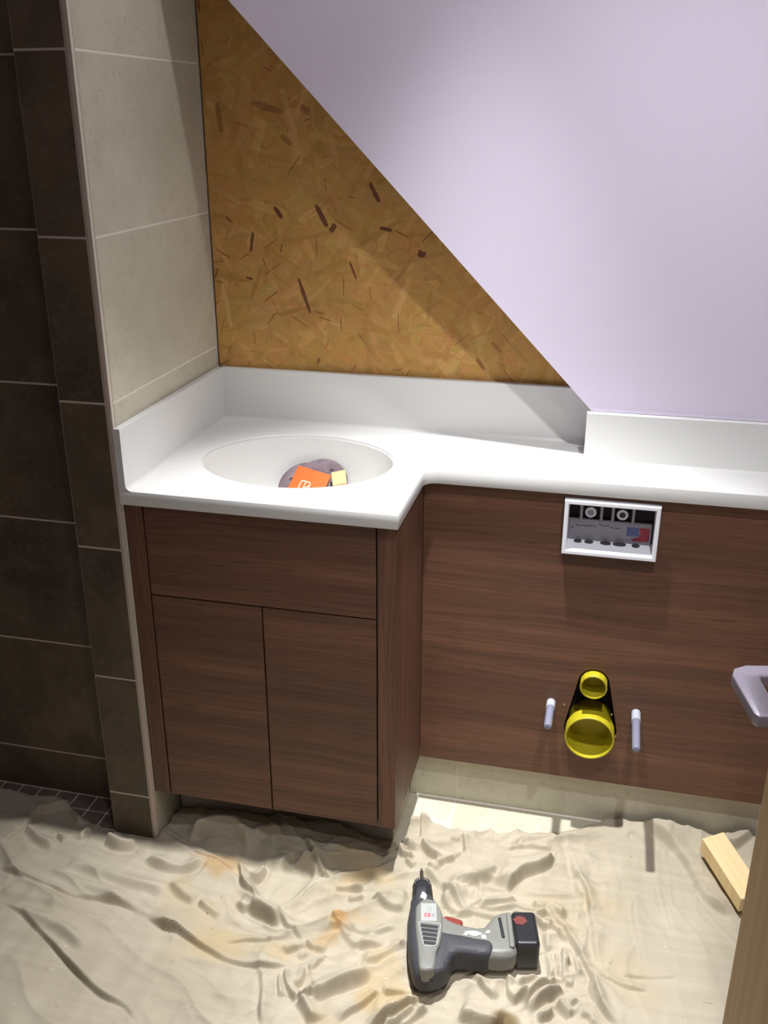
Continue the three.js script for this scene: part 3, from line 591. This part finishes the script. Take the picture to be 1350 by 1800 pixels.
  const TN = [[176, 138, 88], [188, 164, 120], [110, 92, 60]], S = 1024, map = dataTex(S, S, (u, v) => {
    const x = -0.8 + 2.6 * u, z = 0.1 + 1.6 * v, a = fbm(u, v, 6, 4, 5, 141), b = fbm(u, v, 120, 12, 2, 143), e = fbm(u, v, 12, 120, 2, 147);
    let c = mix([171, 161, 140], [196, 186, 166], clamp(0.5 + (a - 0.5) * 1.3 + (b - 0.5) * 0.5 + (e - 0.5) * 0.5, 0, 1));
    for (const [sx, sz, r, w, t] of ST) { const d = Math.hypot(x - sx, z - sz) / r + (fbm(u, v, 40, 26, 4, 151) - 0.5) * 2.4; if (d < 1.6) c = mix(c, TN[t], w * sstep(1.3, 0.2, d)); }
    const sp = fbm(u, v, 200, 130, 1, 153); return sp > 0.985 ? mix(c, [120, 96, 70], 0.5) : sp < 0.012 ? mix(c, [240, 236, 228], 0.7) : c;
  });
  map.repeat.set(1 / 2.6, 1 / 1.6); map.offset.set(0.8 / 2.6, -0.1 / 1.6);
  const sheet = mesh('dust_sheet', g, std({ map, roughness: 0.95, bumpMap: linenBump, bumpScale: 0.0006, side: THREE.DoubleSide }));
  tag(sheet, 'crumpled cream cotton dust sheet covering the floor below the vanity', 'dust sheet');
}

// ---------------------------------------------------------------- cordless drill; local x runs along the grip, local -z along the chuck
{
  const t = thing('cordless_drill', 'grey cordless drill lying on its side on the dust sheet', 'drill', [0.674, 0.0, 0.841], 0.2003), hy = 0.047;
  const P = (a, b, h) => [b, h, -a];
  const lathe = (prof, b0, b1, seg = 40) => { // profile [a, r], axis slides from b0 at the tail to b1 at the tip
    const g = new THREE.LatheGeometry(prof.map(([a, r]) => new THREE.Vector2(Math.max(r, 0.0001), a)), seg); g.rotateX(-Math.PI / 2);
    const p = g.attributes.position; for (let i = 0; i < p.count; i++) { const a = -p.getZ(i); p.setX(i, p.getX(i) + b0 + (b1 - b0) * a / 0.32); } g.translate(0, hy, 0); return toCreasedNormals(g, 0.7);
  };
  const B0 = 0.0095, B1 = 0.0015;
  // motor housing: rounded box section swept along the axis
  const sec = (prof, seg = 40, pw = 0.72) => { const pos = [], idx = [], n = prof.length; prof.forEach(([a, rw, rh]) => { for (let s = 0; s <= seg; s++) { const q = s / seg * Math.PI * 2, c = Math.cos(q), d = Math.sin(q); pos.push(B0 + (B1 - B0) * a / 0.32 + Math.sign(c) * Math.pow(Math.abs(c), pw) * rw, hy + Math.sign(d) * Math.pow(Math.abs(d), pw) * rh, -a); } }); for (let i = 0; i < n - 1; i++) for (let s = 0; s < seg; s++) { const a = i * (seg + 1) + s, b = a + seg + 1; idx.push(a, b, a + 1, b, b + 1, a + 1); } const g = new THREE.BufferGeometry(); g.setAttribute('position', new THREE.Float32BufferAttribute(pos, 3)); g.setIndex(idx); g.computeVertexNormals(); return metricUV(g); };
  mesh('motor_housing', sec([[0.027, 0.001, 0.001], [0.0275, 0.012, 0.015], [0.032, 0.019, 0.023], [0.042, 0.024, 0.029], [0.06, 0.028, 0.0325], [0.09, 0.0325, 0.0345], [0.13, 0.0335, 0.035], [0.165, 0.0325, 0.0345], [0.19, 0.0285, 0.032], [0.207, 0.0255, 0.0285], [0.21, 0.0225, 0.0245], [0.2102, 0.001, 0.001]]), M.rubber, t);
  mesh('gear_collar', lathe([[0.209, 0.001], [0.209, 0.0235], [0.214, 0.0255], [0.224, 0.0248], [0.232, 0.0225], [0.234, 0.0195], [0.2342, 0.001]], B0, B1), M.rubber, t);
  const ch = [[0.2345, 0.001], [0.2345, 0.0205], [0.237, 0.0215], [0.252, 0.021], [0.2525, 0.0198], [0.255, 0.0198], [0.2555, 0.0208], [0.268, 0.0192], [0.279, 0.0145], [0.284, 0.011], [0.2865, 0.0075], [0.2868, 0.001]];
  const chuck = mesh('chuck', lathe(ch, B0, B1), M.rubberDark, t);
  { const ribs = []; for (let i = 0; i < 26; i++) { const q = i / 26 * Math.PI * 2; ribs.push(new THREE.BoxGeometry(0.0018, 0.0012, 0.014).translate(0, 0.0186, 0).rotateX(-0.24).translate(0, 0.0, 0).rotateZ(q).translate(B0 + (B1 - B0) * 0.85, hy, -0.272)); } mesh('grip_rib', merge(ribs), M.rubber, chuck); }
  mesh('drill_bit', merge([rod(P(0.284, B1 + 0.0007, hy), P(0.316, B1, hy), 0.0046, 0.0042, 6), rod(P(0.316, B1, hy), P(0.3266, B1, hy), 0.003, 0.0009, 12)].map((g) => metricUV(g))), M.steel, t);
  // pale side shell lying on top of the housing, following its curve
  const plate = (pts, h0, th, bev, m, name, par = t, drop = 0) => {
    const s = new THREE.Shape(new THREE.CatmullRomCurve3(pts.map(([a, b]) => new THREE.Vector3(b, a, 0)), true, 'catmullrom', 0.25).getPoints(64).map((p) => new THREE.Vector2(p.x, p.y)));
    const g = new THREE.ExtrudeGeometry(s, { depth: Math.max(th - 2 * bev, 0.0004), bevelEnabled: true, bevelSize: bev, bevelThickness: bev, bevelSegments: 5 }); g.rotateX(-Math.PI / 2); g.translate(0, h0 + bev, 0);
    return mesh(name, metricUV(toCreasedNormals(g, 0.6)), m, par);
  };
  const shell = plate([[0.196, 0.008], [0.192, 0.024], [0.165, 0.035], [0.12, 0.034], [0.09, 0.029], [0.07, 0.022], [0.036, 0.0185], [0.034, 0.002], [0.075, -0.0005], [0.13, -0.005], [0.178, -0.0045]], 0.05, 0.0355, 0.006, M.shell, 'side_shell');
  const dl = canvasTex(256, 384, (c, W, Hh) => {
    c.fillStyle = '#aaaca8'; c.fillRect(0, 0, W, Hh);
    c.fillStyle = '#c8283c'; c.fillRect(64, 220, 84, 78); c.strokeStyle = '#f3d9dc'; c.lineWidth = 9; c.beginPath(); c.arc(106, 259, 24, 0.6, 5.9); c.moveTo(84, 259); c.lineTo(129, 252); c.stroke();
    c.fillStyle = '#6c6e70'; for (let i = 0; i < 3; i++) c.fillRect(176, 226 + i * 26, 44, 10); c.fillStyle = '#92959a'; for (let i = 0; i < 5; i++) c.fillRect(100 + (i % 2) * 20, 70 + i * 22, 70, 9);
  });
  { const g = new RoundedBoxGeometry(0.031, 0.0012, 0.046, 2, 0.0006), p = g.attributes.position, uv = g.attributes.uv; for (let i = 0; i < p.count; i++) uv.setXY(i, p.getX(i) / 0.031 + 0.5, -p.getZ(i) / 0.046 + 0.5); g.translate(0.0145, 0.0859, -0.164); mesh('label_plate', g, std({ map: dl, roughness: 0.4 }), shell); }
  for (let i = 0; i < 5; i++) { const a = 0.1285 - i * 0.0102, b0 = -0.001 + i * 0.0014, b1 = 0.0325 - i * 0.0014; mesh('vent_slot', rbox(b1 - b0, 0.0016, 0.0072, 0.0007).rotateY(-0.12).translate((b0 + b1) / 2, 0.0858, -a), M.rubberDark, shell); }
  { const out = [[0.138, -0.004], [0.1345, 0.0365], [0.108, 0.0335], [0.083, 0.0285], [0.0795, 0.006], [0.108, -0.0005]].map(([a, b]) => new THREE.Vector3(b, 0.0857, -a)); mesh('vent_rim', new THREE.TubeGeometry(new THREE.CatmullRomCurve3(out, true, 'catmullrom', 0.2), 64, 0.0012, 8, true), M.paintRim, shell); }
  // handle
  plate([[0.166, 0.03], [0.15, 0.055], [0.14, 0.078], [0.134, 0.105], [0.138, 0.13], [0.166, 0.15], [0.176, 0.168], [0.16, 0.172], [0.11, 0.172], [0.096, 0.166], [0.092, 0.15], [0.094, 0.12], [0.098, 0.08], [0.098, 0.05], [0.085, 0.03], [0.11, 0.02]], 0.022, 0.05, 0.014, M.shell, 'handle');
  plate([[0.119, 0.036], [0.117, 0.05], [0.113, 0.075], [0.107, 0.1], [0.103, 0.124], [0.094, 0.127], [0.089, 0.118], [0.093, 0.09], [0.093, 0.064], [0.08, 0.048], [0.052, 0.036], [0.045, 0.022], [0.085, 0.024]], 0.02, 0.055, 0.012, M.rubber, 'grip_pad');
  plate([[0.162, 0.045], [0.168, 0.05], [0.16, 0.076], [0.149, 0.073], [0.146, 0.055]], 0.032, 0.038, 0.005, M.red, 'trigger');
  // battery and its latch
  const batt = mesh('battery', rbox(0.047, 0.066, 0.084, 0.008, 4).rotateY(0.02).translate(0.2005, 0.049, -0.1365), M.battery, t);
  mesh('battery_badge', new THREE.CylinderGeometry(0.0125, 0.0125, 0.0012, 6, 1).rotateY(0.3).scale(1.1, 1, 0.95).translate(0.1915, 0.0822, -0.152), std({ color: 0x74332f, roughness: 0.5 }), batt);
  mesh('foot_collar', rbox(0.0105, 0.062, 0.086, 0.004, 3).translate(0.1715, 0.046, -0.1365), M.shell, t);
  mesh('latch', rbox(0.006, 0.02, 0.05, 0.0025).rotateY(0.08).translate(0.155, 0.066, -0.142), M.rubberDark, t);
  const sp = new THREE.Shape(); for (let i = 0; i < 14; i++) { const q = i / 14 * Math.PI * 2, r = 0.0052 * (0.7 + 0.6 * hash(i, 3, 9)); sp[i ? 'lineTo' : 'moveTo'](r * Math.cos(q) * 1.1, r * Math.sin(q) * 1.9); } sp.closePath();
  const spg = new THREE.ExtrudeGeometry(sp, { depth: 0.0006, bevelEnabled: false }); spg.rotateX(-Math.PI / 2);
  mesh('paint_splash', metricUV(spg.clone().translate(0.005, 0.0722, -0.2215)), M.paintSplash, t);
  mesh('paint_splash', metricUV(spg.clone().rotateY(1.1).scale(1.7, 1, 0.9).translate(0.1, 0.0722, -0.127)), M.paintSplash, t);
  for (const [x, z, k, q] of [[0.119, -0.12, 0.7, 0.4], [0.128, -0.131, 0.5, 2], [0.085, -0.124, 0.45, 1.5]]) mesh('paint_splash', metricUV(spg.clone().rotateY(q).scale(k, 1, k).translate(x, 0.0722, z)), M.paintSplash, t);
}

const renderer = new THREE.WebGLRenderer({ antialias: true });
renderer.toneMapping = THREE.LinearToneMapping; renderer.toneMappingExposure = EXPOSURE;
renderer.shadowMap.enabled = true; renderer.outputColorSpace = THREE.SRGBColorSpace;
renderer.render(scene, camera);
